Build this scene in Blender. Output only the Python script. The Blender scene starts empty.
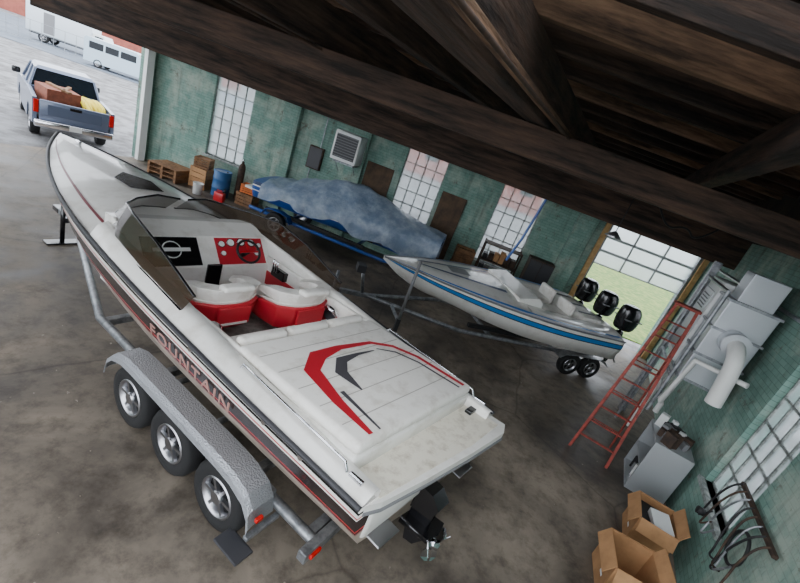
import bpy, bmesh, math, random
from mathutils import Vector, Matrix
random.seed(4)
R=math.radians
SC=bpy.context.scene
def lin(c):
    c=c/255.0
    return c/12.92 if c<=.04045 else ((c+.055)/1.055)**2.4
def C(r,g,b): return (lin(r),lin(g),lin(b),1)
_m={}
def mat(name,col,rough=.5,metal=0,col2=None,scale=4,bump=0,coat=0,lo=.4,hi=.65,alpha=1,trans=0,bscale=None,stretch=None):
    if name in _m: return _m[name]
    m=bpy.data.materials.new(name); m.use_nodes=True; nt=m.node_tree; b=nt.nodes['Principled BSDF']
    b.inputs['Base Color'].default_value=col; b.inputs['Roughness'].default_value=rough; b.inputs['Metallic'].default_value=metal
    if coat: b.inputs['Coat Weight'].default_value=coat
    if alpha<1: b.inputs['Alpha'].default_value=alpha
    if trans: b.inputs['Transmission Weight'].default_value=trans
    if col2 or bump:
        tc=nt.nodes.new('ShaderNodeTexCoord'); n=nt.nodes.new('ShaderNodeTexNoise'); n.inputs['Scale'].default_value=scale; n.inputs['Detail'].default_value=8; n.inputs['Roughness'].default_value=.65
        vec=tc.outputs['Object']
        if stretch:
            mp=nt.nodes.new('ShaderNodeMapping'); mp.inputs['Scale'].default_value=stretch; nt.links.new(vec,mp.inputs['Vector']); vec=mp.outputs['Vector']
        nt.links.new(vec,n.inputs['Vector'])
        if col2:
            r=nt.nodes.new('ShaderNodeValToRGB'); r.color_ramp.elements[0].position=lo; r.color_ramp.elements[1].position=hi
            r.color_ramp.elements[0].color=col; r.color_ramp.elements[1].color=col2
            nt.links.new(n.outputs['Fac'],r.inputs['Fac']); nt.links.new(r.outputs['Color'],b.inputs['Base Color'])
        if bump:
            n2=n
            if bscale:
                n2=nt.nodes.new('ShaderNodeTexNoise'); n2.inputs['Scale'].default_value=bscale; n2.inputs['Detail'].default_value=6
                nt.links.new(vec,n2.inputs['Vector'])
            bp=nt.nodes.new('ShaderNodeBump'); bp.inputs['Strength'].default_value=bump; bp.inputs['Distance'].default_value=.05
            nt.links.new(n2.outputs['Fac'],bp.inputs['Height']); nt.links.new(bp.outputs['Normal'],b.inputs['Normal'])
    _m[name]=m; return m
def E(name,loc=(0,0,0),rz=0,parent=None):
    e=bpy.data.objects.new(name,None); SC.collection.objects.link(e); e.location=loc; e.rotation_euler=(0,0,R(rz)); e.empty_display_size=.2
    if parent: e.parent=parent
    return e
def mesh(name,V,F,mats,parent=None,fm=None,smooth=False,loc=(0,0,0),rz=0):
    me=bpy.data.meshes.new(name); me.from_pydata([tuple(v) for v in V],[],F)
    if not isinstance(mats,(list,tuple)): mats=[mats]
    for m in mats: me.materials.append(m)
    if fm:
        for p,i in zip(me.polygons,fm): p.material_index=i
    bm=bmesh.new(); bm.from_mesh(me); bmesh.ops.recalc_face_normals(bm,faces=bm.faces); bm.to_mesh(me); bm.free()
    if smooth:
        for p in me.polygons: p.use_smooth=True
    ob=bpy.data.objects.new(name,me); SC.collection.objects.link(ob); ob.location=loc; ob.rotation_euler=(0,0,R(rz))
    if parent: ob.parent=parent
    return ob
def box(name,c,s,m,parent=None,rot=(0,0,0),bev=.01,seg=2):
    bm=bmesh.new(); bmesh.ops.create_cube(bm,size=1); bmesh.ops.scale(bm,vec=s,verts=bm.verts)
    if bev: bmesh.ops.bevel(bm,geom=bm.edges[:],offset=min(bev,min(s)*.45),segments=seg,profile=.5,affect='EDGES')
    me=bpy.data.meshes.new(name); bm.to_mesh(me); bm.free(); me.materials.append(m)
    if bev>.02:
        for p in me.polygons: p.use_smooth=True
    ob=bpy.data.objects.new(name,me); SC.collection.objects.link(ob); ob.location=c; ob.rotation_euler=tuple(R(a) for a in rot)
    if parent: ob.parent=parent
    return ob
def boxes(name,L,mats,parent=None,loc=(0,0,0),rz=0):
    V=[];F=[];fm=[]
    for it in L:
        c,s=it[0],it[1]; mi=it[2] if len(it)>2 else 0; rot=it[3] if len(it)>3 else None
        k=len(V)
        for a in (-.5,.5):
            for b in (-.5,.5):
                for d in (-.5,.5):
                    v=Vector((a*s[0],b*s[1],d*s[2]))
                    if rot: v=Matrix.Rotation(R(rot[2]),3,'Z')@Matrix.Rotation(R(rot[1]),3,'Y')@Matrix.Rotation(R(rot[0]),3,'X')@v
                    V.append(v+Vector(c))
        for f in ((0,1,3,2),(4,6,7,5),(0,4,5,1),(2,3,7,6),(0,2,6,4),(1,5,7,3)): F.append(tuple(k+i for i in f)); fm.append(mi)
    return mesh(name,V,F,mats,parent,fm,loc=loc,rz=rz)
def cyl(name,p0,p1,r,m,parent=None,seg=18,r2=None):
    p0=Vector(p0);p1=Vector(p1);d=p1-p0;L=d.length
    bm=bmesh.new(); bmesh.ops.create_cone(bm,cap_ends=True,segments=seg,radius1=r,radius2=r if r2 is None else r2,depth=L)
    me=bpy.data.meshes.new(name); bm.to_mesh(me); bm.free(); me.materials.append(m)
    for p in me.polygons:
        if len(p.vertices)==4: p.use_smooth=True
    ob=bpy.data.objects.new(name,me); SC.collection.objects.link(ob); ob.location=(p0+p1)/2
    ob.rotation_euler=d.to_track_quat('Z','Y').to_euler()
    if parent: ob.parent=parent
    return ob
def tube(name,pts,r,m,parent=None,cyc=False,smooth=False):
    cu=bpy.data.curves.new(name,'CURVE'); cu.dimensions='3D'; cu.bevel_depth=r; cu.bevel_resolution=3; cu.use_fill_caps=True
    if smooth:
        sp=cu.splines.new('NURBS'); sp.points.add(len(pts)-1); sp.order_u=3; sp.use_endpoint_u=True
    else:
        sp=cu.splines.new('POLY'); sp.points.add(len(pts)-1)
    for p,q in zip(sp.points,pts): p.co=(*q,1)
    sp.use_cyclic_u=cyc
    cu.materials.append(m)
    ob=bpy.data.objects.new(name,cu); SC.collection.objects.link(ob)
    if parent: ob.parent=parent
    return ob
def lathe(name,prof,m,parent,loc,axis='y',seg=32,smooth=True):
    V=[];F=[];n=len(prof)
    for i in range(seg):
        a=2*math.pi*i/seg
        for (r,h) in prof:
            x,y=r*math.cos(a),r*math.sin(a)
            V.append((x,h,y) if axis=='y' else ((x,y,h) if axis=='z' else (h,x,y)))
    for i in range(seg):
        j=(i+1)%seg
        for k in range(n-1): F.append((i*n+k,j*n+k,j*n+k+1,i*n+k+1))
    return mesh(name,V,F,m,parent,smooth=smooth,loc=loc)
def torus(name,c,R1,r,m,parent,axis='y',rot=None,seg=32):
    prof=[(R1+r*math.cos(t),r*math.sin(t)) for t in [2*math.pi*i/10 for i in range(11)]]
    o=lathe(name,prof,m,parent,c,axis,seg)
    if rot: o.rotation_euler=tuple(R(a) for a in rot)
    return o
def poly(name,pts,th,m,parent=None,axis='y',y0=0):
    n=len(pts);V=[];F=[]
    for s in (-.5,.5):
        for (a,b) in pts:
            V.append((a,y0+s*th,b) if axis=='y' else (a,b,y0+s*th))
    F.append(tuple(range(n))); F.append(tuple(range(2*n-1,n-1,-1)))
    for i in range(n): j=(i+1)%n; F.append((i,j,n+j,n+i))
    return mesh(name,V,F,m,parent)
# ---------------------------------------------------------------- materials
white=mat('gelcoat_white',C(242,240,234),.24,coat=.35,col2=C(206,200,188),scale=2.8,lo=.5,hi=.8)
white2=mat('vinyl_white',C(242,239,232),.5,col2=C(206,199,186),scale=5,lo=.5,hi=.76,bump=.05)
cream=mat('gelcoat_cream',C(186,172,158),.35,col2=C(132,120,108),scale=3)
red=mat('red_gel',C(186,22,34),.3,coat=.3)
redv=mat('red_vinyl',C(188,32,48),.42,bump=.05,scale=20)
maroon=mat('maroon_stripe',C(116,26,36),.3)
black=mat('black_gloss',C(16,16,19),.2,coat=.3)
hullblk=mat('hull_dark_brown',C(40,30,31),.25,coat=.3)
blackm=mat('black_matte',C(24,24,26),.6)
charcoal=mat('charcoal',C(52,52,56),.5)
padgrey=mat('pad_grey',C(74,72,76),.5)
grey=mat('grey_plastic',C(120,120,122),.5)
rubber=mat('tyre_rubber',C(22,22,23),.8,bump=.1,scale=30)
alu=mat('aluminium',C(180,180,184),.32,1,bump=.02,scale=20)
galv=mat('galvanised_steel',C(165,168,172),.45,.8,col2=C(120,123,127),scale=9)
chrome=mat('chrome',C(225,225,230),.12,1)
rust=mat('rusty_steel',C(80,62,50),.8,.3,col2=C(46,40,37),scale=6)
amber=mat('smoked_amber_plexi',C(46,32,17),.08,alpha=.84,coat=.5)
glass=mat('window_glass',C(225,236,238),.15,alpha=.42)
darkglass=mat('dark_glass',C(22,28,34),.06,coat=.6)
wood=mat('rough_wood',C(140,102,68),.8,col2=C(98,70,48),scale=5,bump=.2)
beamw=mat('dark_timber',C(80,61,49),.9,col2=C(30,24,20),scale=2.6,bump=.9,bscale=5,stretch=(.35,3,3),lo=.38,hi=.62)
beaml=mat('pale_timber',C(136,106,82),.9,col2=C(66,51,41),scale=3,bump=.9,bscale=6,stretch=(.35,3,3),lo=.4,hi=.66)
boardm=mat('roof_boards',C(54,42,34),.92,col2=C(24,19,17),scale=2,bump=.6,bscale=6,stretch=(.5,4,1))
card=mat('cardboard',C(178,134,92),.85,col2=C(154,114,76),scale=3)
redlad=mat('ladder_red_paint',C(160,66,54),.6,col2=C(112,44,36),scale=12)
bluep=mat('blue_paint',C(34,84,160),.35,coat=.3)
blued=mat('blue_dark',C(30,54,98),.35,coat=.3)
cyan=mat('stripe_blue',C(20,126,200),.3)
bark=mat('barrel_blue',C(40,90,140),.5)
silver=mat('truck_silver',C(108,118,140),.35,.3,coat=.4)
taill=mat('tail_light',C(190,20,18),.2)
vanw=mat('van_paint',C(176,196,210),.35)
yellow=mat('yellow_strap',C(225,200,50),.6)
brick_red=mat('brick_far',C(160,88,74),.8,col2=C(138,74,62),scale=1.5)
white_p=mat('white_paint',C(226,228,226),.5)
pvc=mat('pvc_white',C(220,220,216),.4)
def concrete():
    m=bpy.data.materials.new('concrete_floor'); m.use_nodes=True; nt=m.node_tree; b=nt.nodes['Principled BSDF']; L=nt.links.new
    tc=nt.nodes.new('ShaderNodeTexCoord')
    n=nt.nodes.new('ShaderNodeTexNoise'); n.inputs['Scale'].default_value=.55; n.inputs['Detail'].default_value=10; n.inputs['Roughness'].default_value=.62; n.inputs['Distortion'].default_value=.6; L(tc.outputs['Object'],n.inputs['Vector'])
    r=nt.nodes.new('ShaderNodeValToRGB'); e=r.color_ramp.elements; e[0].position=.36; e[0].color=C(76,69,62); e[1].position=.64; e[1].color=C(146,134,119)
    L(n.outputs['Fac'],r.inputs['Fac'])
    n2=nt.nodes.new('ShaderNodeTexNoise'); n2.inputs['Scale'].default_value=3.2; n2.inputs['Detail'].default_value=12; n2.inputs['Roughness'].default_value=.75; L(tc.outputs['Object'],n2.inputs['Vector'])
    r2=nt.nodes.new('ShaderNodeValToRGB'); e=r2.color_ramp.elements; e[0].position=.34; e[0].color=(.38,.36,.34,1); e[1].position=.54; e[1].color=(1,1,1,1); L(n2.outputs['Fac'],r2.inputs['Fac'])
    mx=nt.nodes.new('ShaderNodeMix'); mx.data_type='RGBA'; mx.blend_type='MULTIPLY'; mx.inputs[0].default_value=.85
    L(r.outputs['Color'],mx.inputs[6]); L(r2.outputs['Color'],mx.inputs[7])
    n3=nt.nodes.new('ShaderNodeTexNoise'); n3.inputs['Scale'].default_value=1.6; n3.inputs['Detail'].default_value=5; L(tc.outputs['Object'],n3.inputs['Vector'])
    v=nt.nodes.new('ShaderNodeTexVoronoi'); v.feature='DISTANCE_TO_EDGE'; v.inputs['Scale'].default_value=.28
    mv=nt.nodes.new('ShaderNodeMix'); mv.data_type='RGBA'; mv.inputs[0].default_value=.12; L(tc.outputs['Object'],mv.inputs[6]); L(n3.outputs['Color'],mv.inputs[7]); L(mv.outputs[2],v.inputs['Vector'])
    r3=nt.nodes.new('ShaderNodeValToRGB'); e=r3.color_ramp.elements; e[0].position=0; e[0].color=(.35,.33,.3,1); e[1].position=.006; e[1].color=(1,1,1,1); L(v.outputs['Distance'],r3.inputs['Fac'])
    mx2=nt.nodes.new('ShaderNodeMix'); mx2.data_type='RGBA'; mx2.blend_type='MULTIPLY'; mx2.inputs[0].default_value=.6
    L(mx.outputs[2],mx2.inputs[6]); L(r3.outputs['Color'],mx2.inputs[7])
    n5=nt.nodes.new('ShaderNodeTexNoise'); n5.inputs['Scale'].default_value=12; n5.inputs['Detail'].default_value=4; L(tc.outputs['Object'],n5.inputs['Vector'])
    r5=nt.nodes.new('ShaderNodeValToRGB'); e=r5.color_ramp.elements; e[0].position=.72; e[0].color=(0,0,0,1); e[1].position=.74; e[1].color=(.7,.7,.7,1); L(n5.outputs['Fac'],r5.inputs['Fac'])
    mx3=nt.nodes.new('ShaderNodeMix'); mx3.data_type='RGBA'; L(r5.outputs['Color'],mx3.inputs[0]); L(mx2.outputs[2],mx3.inputs[6]); mx3.inputs[7].default_value=C(170,160,146)
    L(mx3.outputs[2],b.inputs['Base Color'])
    r4=nt.nodes.new('ShaderNodeValToRGB'); e=r4.color_ramp.elements; e[0].position=.38; e[0].color=(.48,.48,.48,1); e[1].position=.6; e[1].color=(.8,.8,.8,1)
    L(n.outputs['Fac'],r4.inputs['Fac']); L(r4.outputs['Color'],b.inputs['Roughness'])
    bp=nt.nodes.new('ShaderNodeBump'); bp.inputs['Strength'].default_value=.15; L(n2.outputs['Fac'],bp.inputs['Height']); L(bp.outputs['Normal'],b.inputs['Normal'])
    return m
conc=concrete()
def brickwall():
    m=bpy.data.materials.new('teal_painted_brick'); m.use_nodes=True; nt=m.node_tree; b=nt.nodes['Principled BSDF']; L=nt.links.new
    tc=nt.nodes.new('ShaderNodeTexCoord'); s=nt.nodes.new('ShaderNodeSeparateXYZ'); c=nt.nodes.new('ShaderNodeCombineXYZ')
    L(tc.outputs['Object'],s.inputs[0]); L(s.outputs['X'],c.inputs['X']); L(s.outputs['Z'],c.inputs['Y'])
    br=nt.nodes.new('ShaderNodeTexBrick'); br.inputs['Scale'].default_value=1; br.inputs['Brick Width'].default_value=.24; br.inputs['Row Height'].default_value=.085; br.inputs['Mortar Size'].default_value=.006; br.inputs['Mortar Smooth'].default_value=.4
    br.inputs['Color1'].default_value=C(120,152,140); br.inputs['Color2'].default_value=C(106,140,128); br.inputs['Mortar'].default_value=C(88,116,108); L(c.outputs[0],br.inputs['Vector'])
    def nz(sc,lo,hi,rough=.7,detail=10,st=None,mul=1.0):
        n=nt.nodes.new('ShaderNodeTexNoise'); n.inputs['Scale'].default_value=sc; n.inputs['Detail'].default_value=detail; n.inputs['Roughness'].default_value=rough
        if st:
            mp=nt.nodes.new('ShaderNodeMapping'); mp.inputs['Scale'].default_value=st; L(tc.outputs['Object'],mp.inputs['Vector']); L(mp.outputs['Vector'],n.inputs['Vector'])
        else: L(tc.outputs['Object'],n.inputs['Vector'])
        r=nt.nodes.new('ShaderNodeValToRGB'); e=r.color_ramp.elements; e[0].position=lo; e[0].color=(0,0,0,1); e[1].position=hi; e[1].color=(mul,mul,mul,1); L(n.outputs['Fac'],r.inputs['Fac']); return r.outputs['Color']
    def mix(fac,a,bc):
        mx=nt.nodes.new('ShaderNodeMix'); mx.data_type='RGBA'; L(fac,mx.inputs[0])
        for sck,i in ((a,6),(bc,7)):
            if isinstance(sck,tuple): mx.inputs[i].default_value=sck
            else: L(sck,mx.inputs[i])
        return mx.outputs[2]
    c1=mix(nz(.8,.48,.62,mul=.75),br.outputs['Color'],C(168,178,164))
    c2=mix(nz(1.7,.56,.62,.8,mul=.75),c1,C(92,78,66))
    c3=mix(nz(6,.58,.66,.8,mul=.6),c2,C(70,92,86))
    c4=mix(nz(1.6,.52,.8,.6,6,(2.2,2.2,.35),mul=.7),c3,C(56,52,46))
    L(c4,b.inputs['Base Color']); b.inputs['Roughness'].default_value=.85
    bp=nt.nodes.new('ShaderNodeBump'); bp.inputs['Strength'].default_value=.3; bp.inputs['Distance'].default_value=.01; L(br.outputs['Fac'],bp.inputs['Height']); bp.invert=True; L(bp.outputs['Normal'],b.inputs['Normal'])
    return m
teal=brickwall()
gravel=mat('gravel',C(138,138,140),.9,col2=C(96,94,94),scale=1.2,bump=.5,bscale=14,lo=.4,hi=.6)
asphalt=mat('asphalt',C(92,102,116),.9,col2=C(112,120,130),scale=.6)
grass=mat('grass',C(72,104,40),.95,col2=C(120,132,66),scale=3,bump=.4)
# ---------------------------------------------------------------- room shell
P0=Vector((-10.6,14.8)); P1=Vector((8.7,13.3)); sl=.42
def PR(y): return Vector((3.07+sl*y,y))
WH=4.5
def wall(name,a,b,holes,h=WH,th=.3,m=teal,z0=0):
    a=Vector(a);b=Vector(b);L=(b-a).length; ang=math.degrees(math.atan2(b.y-a.y,b.x-a.x))
    xs=sorted(set([0,L]+[v for hh in holes for v in (hh[0],hh[1])])); zs=sorted(set([z0,h]+[v for hh in holes for v in (hh[2],hh[3])]))
    Bx=[]
    for i in range(len(xs)-1):
        for k in range(len(zs)-1):
            cx=(xs[i]+xs[i+1])/2; cz=(zs[k]+zs[k+1])/2
            if any(hh[0]<cx<hh[1] and hh[2]<cz<hh[3] for hh in holes): continue
            Bx.append(((cx,th/2,cz),(xs[i+1]-xs[i],th,zs[k+1]-zs[k])))
    return boxes(name,Bx,[m],loc=(a.x,a.y,0),rz=ang),ang
def along(a,b,x,y,z):
    a=Vector(a);b=Vector(b);d=(b-a).normalized(); n=Vector((-d.y,d.x)); p=a+d*x+n*y; return (p.x,p.y,z)
bl=(P1-P0).length
def bu(X): return (X-P0.x)/(P1.x-P0.x)*bl
wins=[(bu(-8.35),bu(-6.9),1.05,3.7),(bu(-1.35),bu(.05),1.05,3.7),(bu(1.95),bu(3.35),1.05,3.7)]
gar=(bu(5.5),bu(8.4),0,3.75)
_,ab=wall('wall_back',P0,P1,wins+[gar])
frame=mat('window_frame',C(150,156,152),.6,col2=C(84,88,86),scale=8)
def portal(a,b,h,inward):
    a=Vector(a);b=Vector(b); p=along(a,b,(h[0]+h[1])/2,.35,(h[2]+h[3])/2)
    l=bpy.data.lights.new('sky_portal','AREA'); l.shape='RECTANGLE'; l.size=h[1]-h[0]; l.size_y=h[3]-h[2]; l.cycles.is_portal=True
    o=bpy.data.objects.new('sky_portal',l); SC.collection.objects.link(o); o.location=p
    d=(b-a).normalized(); n=Vector((-d.y,d.x,0))
    o.rotation_euler=(-n).to_track_quat('-Z','Z').to_euler()
def window(name,a,b,h,nx,nz):
    a=Vector(a);b=Vector(b);ang=math.degrees(math.atan2(b.y-a.y,b.x-a.x)); x0,x1,z0,z1=h; Bx=[];W=x1-x0;H=z1-z0
    p=along(a,b,x0,.12,z0)
    for i in range(nx+1): 
        t=.07 if i in(0,nx) else .035; Bx.append(((W*i/nx,0,H/2),(t,.05,H)))
    for k in range(nz+1):
        t=.07 if k in(0,nz) else .035; Bx.append(((W/2,0,H*k/nz),(W,.05,t)))
    Bx.append(((W/2,-.1,-.03),(W+.1,.2,.06),0)); 
    Bx.append(((W/2,0,H/2),(W-.02,.006,H-.02),1))
    portal(a,b,h,1)
    return boxes(name,Bx,[frame,glass],loc=p,rz=ang)
for i,w in enumerate(wins): window('window_%d'%(i+1),P0,P1,w,4,6)
RA=PR(13.3); RB=PR(-3)
rl=(RB-RA).length
def ru(Y): return (RA.y-Y)/(RA.y-RB.y)*rl
rw=[(ru(5.5),ru(4.3),1.0,3.5),(ru(10.9),ru(9.4),1.6,3.3)]
_,ar=wall('wall_right',RA,RB,rw)
window('window_4',RA,RB,rw[0],4,6); window('window_5',RA,RB,rw[1],4,4)
LA=Vector((P0.x-sl*17.8,-3)); LB=P0
lu=lambda Y:(Y+3)/(17.8)*(LB-LA).length
wall('wall_left',LA,LB,[(lu(6.5),lu(14.45),0,3.95)])
def flat(name,pts,z0,z1,m):
    n=len(pts); V=[(p[0],p[1],z0) for p in pts]+[(p[0],p[1],z1) for p in pts]
    F=[tuple(range(n)),tuple(range(2*n-1,n-1,-1))]+[(i,(i+1)%n,n+(i+1)%n,n+i) for i in range(n)]
    return mesh(name,V,F,m)
room=[(P0.x,P0.y+.3),(P1.x+.3,P1.y+.3),(RB.x+.3,RB.y),(LA.x,LA.y)]
flat('floor',room,-.12,0,conc)
flat('ground',[(-120,-40),(90,-40),(90,140),(-120,140)],-.4,-.13,gravel)
flat('road_street',[(-120,16),(-24,38),(-27,70),(-120,50)],-.12,-.1,asphalt)
flat('grass_verge',[(6,15.5),(40,12),(60,30),(14,40)],-.12,-.08,grass)
flat('road_lane',[(14,40.5),(60,30.5),(66,44),(16,54)],-.12,-.09,asphalt)
lx=lambda y:P0.x-sl*(14.8-y)
rx=lambda y:PR(y).x+.3
CM=[]  # ceiling pieces leave an unseen opening, added to brighten the interior with sky light
def cpiece(pts): CM.append(pts)
cpiece([(lx(15.1),15.1),(P1.x+.3,13.6),(rx(3.0),3.0),(lx(3.0),3.0)])
cpiece([(lx(3.0),3.0),(-2.0,3.0),(-2.0,-2),(lx(-2),-2)])
cpiece([(2.6,3.0),(rx(3.0),3.0),(rx(-2),-2),(2.6,-2)])
cpiece([(lx(-2),-2),(rx(-2),-2),(rx(-3),-3),(lx(-3),-3)])
V=[];F=[]
for pts in CM:
    k=len(V); V+=[(a,b,6.1) for a,b in pts]+[(a,b,6.2) for a,b in pts]
    F+=[(k,k+1,k+2,k+3),(k+7,k+6,k+5,k+4)]+[(k+i,k+(i+1)%4,k+4+(i+1)%4,k+4+i) for i in range(4)]
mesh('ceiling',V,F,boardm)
l=bpy.data.lights.new('sky_portal','AREA'); l.shape='RECTANGLE'; l.size=4.6; l.size_y=5.0; l.cycles.is_portal=True  # portal for the added roof opening out of view
o=bpy.data.objects.new('sky_portal',l); SC.collection.objects.link(o); o.location=(.3,.5,6.25)
wall('wall_gable_back',P0,P1,[],h=6.1,z0=WH,m=boardm); wall('wall_gable_right',RA,RB,[],h=6.1,z0=WH,m=boardm)
v=Vector((sl,1)).normalized(); u=Vector((v.y,-v.x))
va=math.degrees(math.atan2(v.y,v.x))
def vbeam(name,w,z,wd,hg,t0,t1,m):
    c=u*w+v*((t0+t1)/2); return box(name,(c.x,c.y,z+hg/2),(t1-t0,wd,hg),m,rot=(0,0,va),bev=.015)
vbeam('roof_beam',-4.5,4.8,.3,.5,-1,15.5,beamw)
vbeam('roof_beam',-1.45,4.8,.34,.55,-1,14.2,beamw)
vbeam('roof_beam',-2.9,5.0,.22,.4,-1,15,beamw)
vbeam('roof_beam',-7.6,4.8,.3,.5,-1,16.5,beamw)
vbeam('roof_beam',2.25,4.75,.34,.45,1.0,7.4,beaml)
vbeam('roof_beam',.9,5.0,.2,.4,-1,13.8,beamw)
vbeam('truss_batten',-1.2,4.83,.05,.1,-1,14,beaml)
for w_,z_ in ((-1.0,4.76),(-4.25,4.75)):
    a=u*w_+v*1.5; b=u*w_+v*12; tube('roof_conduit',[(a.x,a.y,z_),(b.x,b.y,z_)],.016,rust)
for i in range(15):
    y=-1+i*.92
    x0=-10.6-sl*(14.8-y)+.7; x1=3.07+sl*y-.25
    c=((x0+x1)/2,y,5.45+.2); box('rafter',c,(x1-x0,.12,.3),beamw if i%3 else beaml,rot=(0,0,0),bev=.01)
def hbeam(name,y,z,wd,hg,xl,xr,m,tilt=-4.4):
    box(name,((xl+xr)/2,y,z+hg/2),(xr-xl,wd,hg),m,rot=(0,0,tilt),bev=.015)
hbeam('header_beam',11.0,3.8,.3,.95,-12.0,7.2,beamw)
hbeam('cross_beam',6.2,4.38,.25,.4,-11.5,5.2,beamw)
for X in (-5.4,-2.9,4.75):
    p=along(P0,P1,bu(X),-.12,2.2); box('trim_pilaster',p,(.6,.22,4.4),teal,rot=(0,0,ab),bev=.02)
# ---------------------------------------------------------------- hull tools
def hermite(st):
    xs=[s[0] for s in st]; n=len(xs)
    def f(x):
        x=min(max(x,xs[0]),xs[-1]); i=0
        while i<n-2 and x>xs[i+1]: i+=1
        h=xs[i+1]-xs[i]; t=(x-xs[i])/h; out=[]
        for k in range(1,len(st[0])):
            y0,y1=st[i][k],st[i+1][k]; d=(y1-y0)/h
            m0=d if i==0 else ((y1-st[i-1][k])/(xs[i+1]-xs[i-1])); m1=d if i==n-2 else ((st[i+2][k]-y0)/(xs[i+2]-xs[i]))
            out.append((2*t**3-3*t*t+1)*y0+(t**3-2*t*t+t)*h*m0+(-2*t**3+3*t*t)*y1+(t**3-t*t)*h*m1)
        return out
    return f
def hull(name,root,st,bands,mb,N=56):
    f=hermite(st); s0,s1=st[0][0],st[-1][0]; T=[bands[0][0]]+[b[1] for b in bands]; mats=[mb]
    for b in bands:
        if b[2] not in mats: mats.append(b[2])
    V=[];F=[];fm=[]; nr=len(T)+1
    for side in (1,-1):
        base=len(V)
        for i in range(N+1):
            s=s0+(s1-s0)*(1-(1-i/N)**1.15) if i<N else s1
            b,zs,cb,cz,kz=f(s); b=max(b,.01); cb=max(min(cb,b),.005)
            for t in T:
                y=b+(cb-b)*t; z=zs+(cz-zs)*t; y+=.05*math.sin(math.pi*t)*min(1,b)
                V.append((s,side*y,z))
            V.append((s,0,kz))
        for i in range(N):
            for k in range(nr-1):
                a=base+i*nr+k; F.append((a,a+nr,a+nr+1,a+1)); fm.append(0 if k==nr-2 else mats.index(bands[k][2]))
    n1=(N+1)*nr
    for k in range(nr-1):
        F.append((k,k+1,n1+k+1,n1+k)); fm.append(0 if k==nr-2 else mats.index(bands[k][2]))
    mesh(name,V,F,mats,root,fm,smooth=True)
    return f
def deckgrid(name,root,f,s0,s1,inner,crown,m,N=24,K=12,dz=0.0):
    V=[];F=[]
    if inner is None:
        for i in range(N+1):
            s=s0+(s1-s0)*i/N; b,zs=f(s)[:2]; b=max(b,.01)
            for k in range(K+1):
                t=-1+2*k/K; V.append((s,b*t,zs+dz+crown(s)*(1-abs(t)**2.2)))
        for i in range(N):
            for k in range(K): a=i*(K+1)+k; F.append((a,a+1,a+K+2,a+K+1))
    else:
        for side in (1,-1):
            base=len(V)
            for i in range(N+1):
                s=s0+(s1-s0)*i/N; b,zs=f(s)[:2]; q=inner(s)
                for (y,z) in ((b,zs),(b-(b-q)*.4,zs+crown(s)*.7),(q+.02,zs+crown(s)),(q,zs+crown(s)-.03),(q,zs-.55)): V.append((s,side*y,z+dz))
            for i in range(N):
                for k in range(4): a=base+i*5+k; F.append((a,a+1,a+6,a+5))
    return mesh(name,V,F,m,root,smooth=True)
def wheel(pref,root,c,Rr=.36,w=.2,side=1,rim=alu,spokes=8):
    h=w/2
    lathe(pref+'_tyre',[(Rr*.6,-h*.8),(Rr*.75,-h),(Rr*.93,-h*.95),(Rr,-h*.6),(Rr,h*.6),(Rr*.93,h*.95),(Rr*.75,h),(Rr*.6,h*.8)],rubber,root,c)
    lathe(pref+'_rim_ring',[(Rr*.5,side*h*.3),(Rr*.56,side*h*.9),(Rr*.60,side*h*.92),(Rr*.62,-side*h*.8),(Rr*.3,-side*h*.2),(.01,-side*h*.1)],rim,root,c)
    lathe(pref+'_rim_dish',[(Rr*.52,side*h*.25),(.01,side*h*.15)],blackm,root,c)
    B=[]
    for i in range(spokes):
        a=360*i/spokes; ca,sa=math.cos(R(a)),math.sin(R(a)); d=Rr*.33
        B.append(((d*ca,side*h*.6,d*sa),(Rr*.5,h*.3,Rr*.09),0,(0,-a,0)))
    boxes(pref+'_spokes',B,[rim],root,loc=c)
    cc=Vector(c); cyl(pref+'_hub',cc+Vector((0,side*h*.2,0)),cc+Vector((0,side*h*.95,0)),Rr*.18,rim,root)
# ---------------------------------------------------------------- MAIN SPEEDBOAT
ANG=153.5
sb=E('speedboat',(.95,3.36,.13),ANG)
sb.scale=(.925,1.0,1)
ST=[(0,1.16,1.36,.96,.78,.55),(2,1.22,1.50,.98,.80,.55),(4,1.21,1.62,.95,.85,.56),(5.8,1.08,1.70,.8,.95,.6),(7.2,.83,1.77,.52,1.12,.72),(8.3,.52,1.83,.24,1.4,.98),(9.0,.25,1.87,.09,1.65,1.35),(9.5,.02,1.9,.01,1.86,1.8)]
SL=9.5
bands=[(0,.10,white),(.10,.15,black),(.15,.22,white),(.22,.25,red),(.25,.28,white),(.28,.56,hullblk),(.56,.60,red),(.60,.64,hullblk),(.64,.68,maroon),(.68,1,cream)]
f=hull('hull',sb,ST,bands,cream)
for sd in (1,-1):
    n_='port' if sd>0 else 'starboard'
    pts=[(s,sd*(f(s)[0]+.012),f(s)[1]) for s in [(SL-.01)*i/40 for i in range(41)]]
    tube('rub_rail_'+n_,pts,.025,charcoal,sb)
    pts=[(s,sd*(f(s)[0]+.018),f(s)[1]+.005) for s in [(SL-.01)*i/40 for i in range(41)]]
    tube('rail_insert_'+n_,pts,.012,chrome,sb)
fdc=lambda s:.22*max(0,min(1,(SL-s)/3))**.8
FD=4.95
deckgrid('foredeck',sb,f,FD,SL,None,fdc,white)
crs=lambda s:.10+.10*max(0,min(1,(s-2)/2.75))
deckgrid('side_deck',sb,f,.0,FD,lambda s:.96,crs,white)
def onfd(s,y): 
    b,zs=f(s)[:2]; return zs+fdc(s)*(1-abs(y/b)**2.2)
def decal(name,pts,m,zf,off=.008,parent=sb):
    V=[(a,b,zf(a,b)+off) for a,b in pts]; return mesh(name,V,[tuple(range(len(V)))],m,parent)
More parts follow.
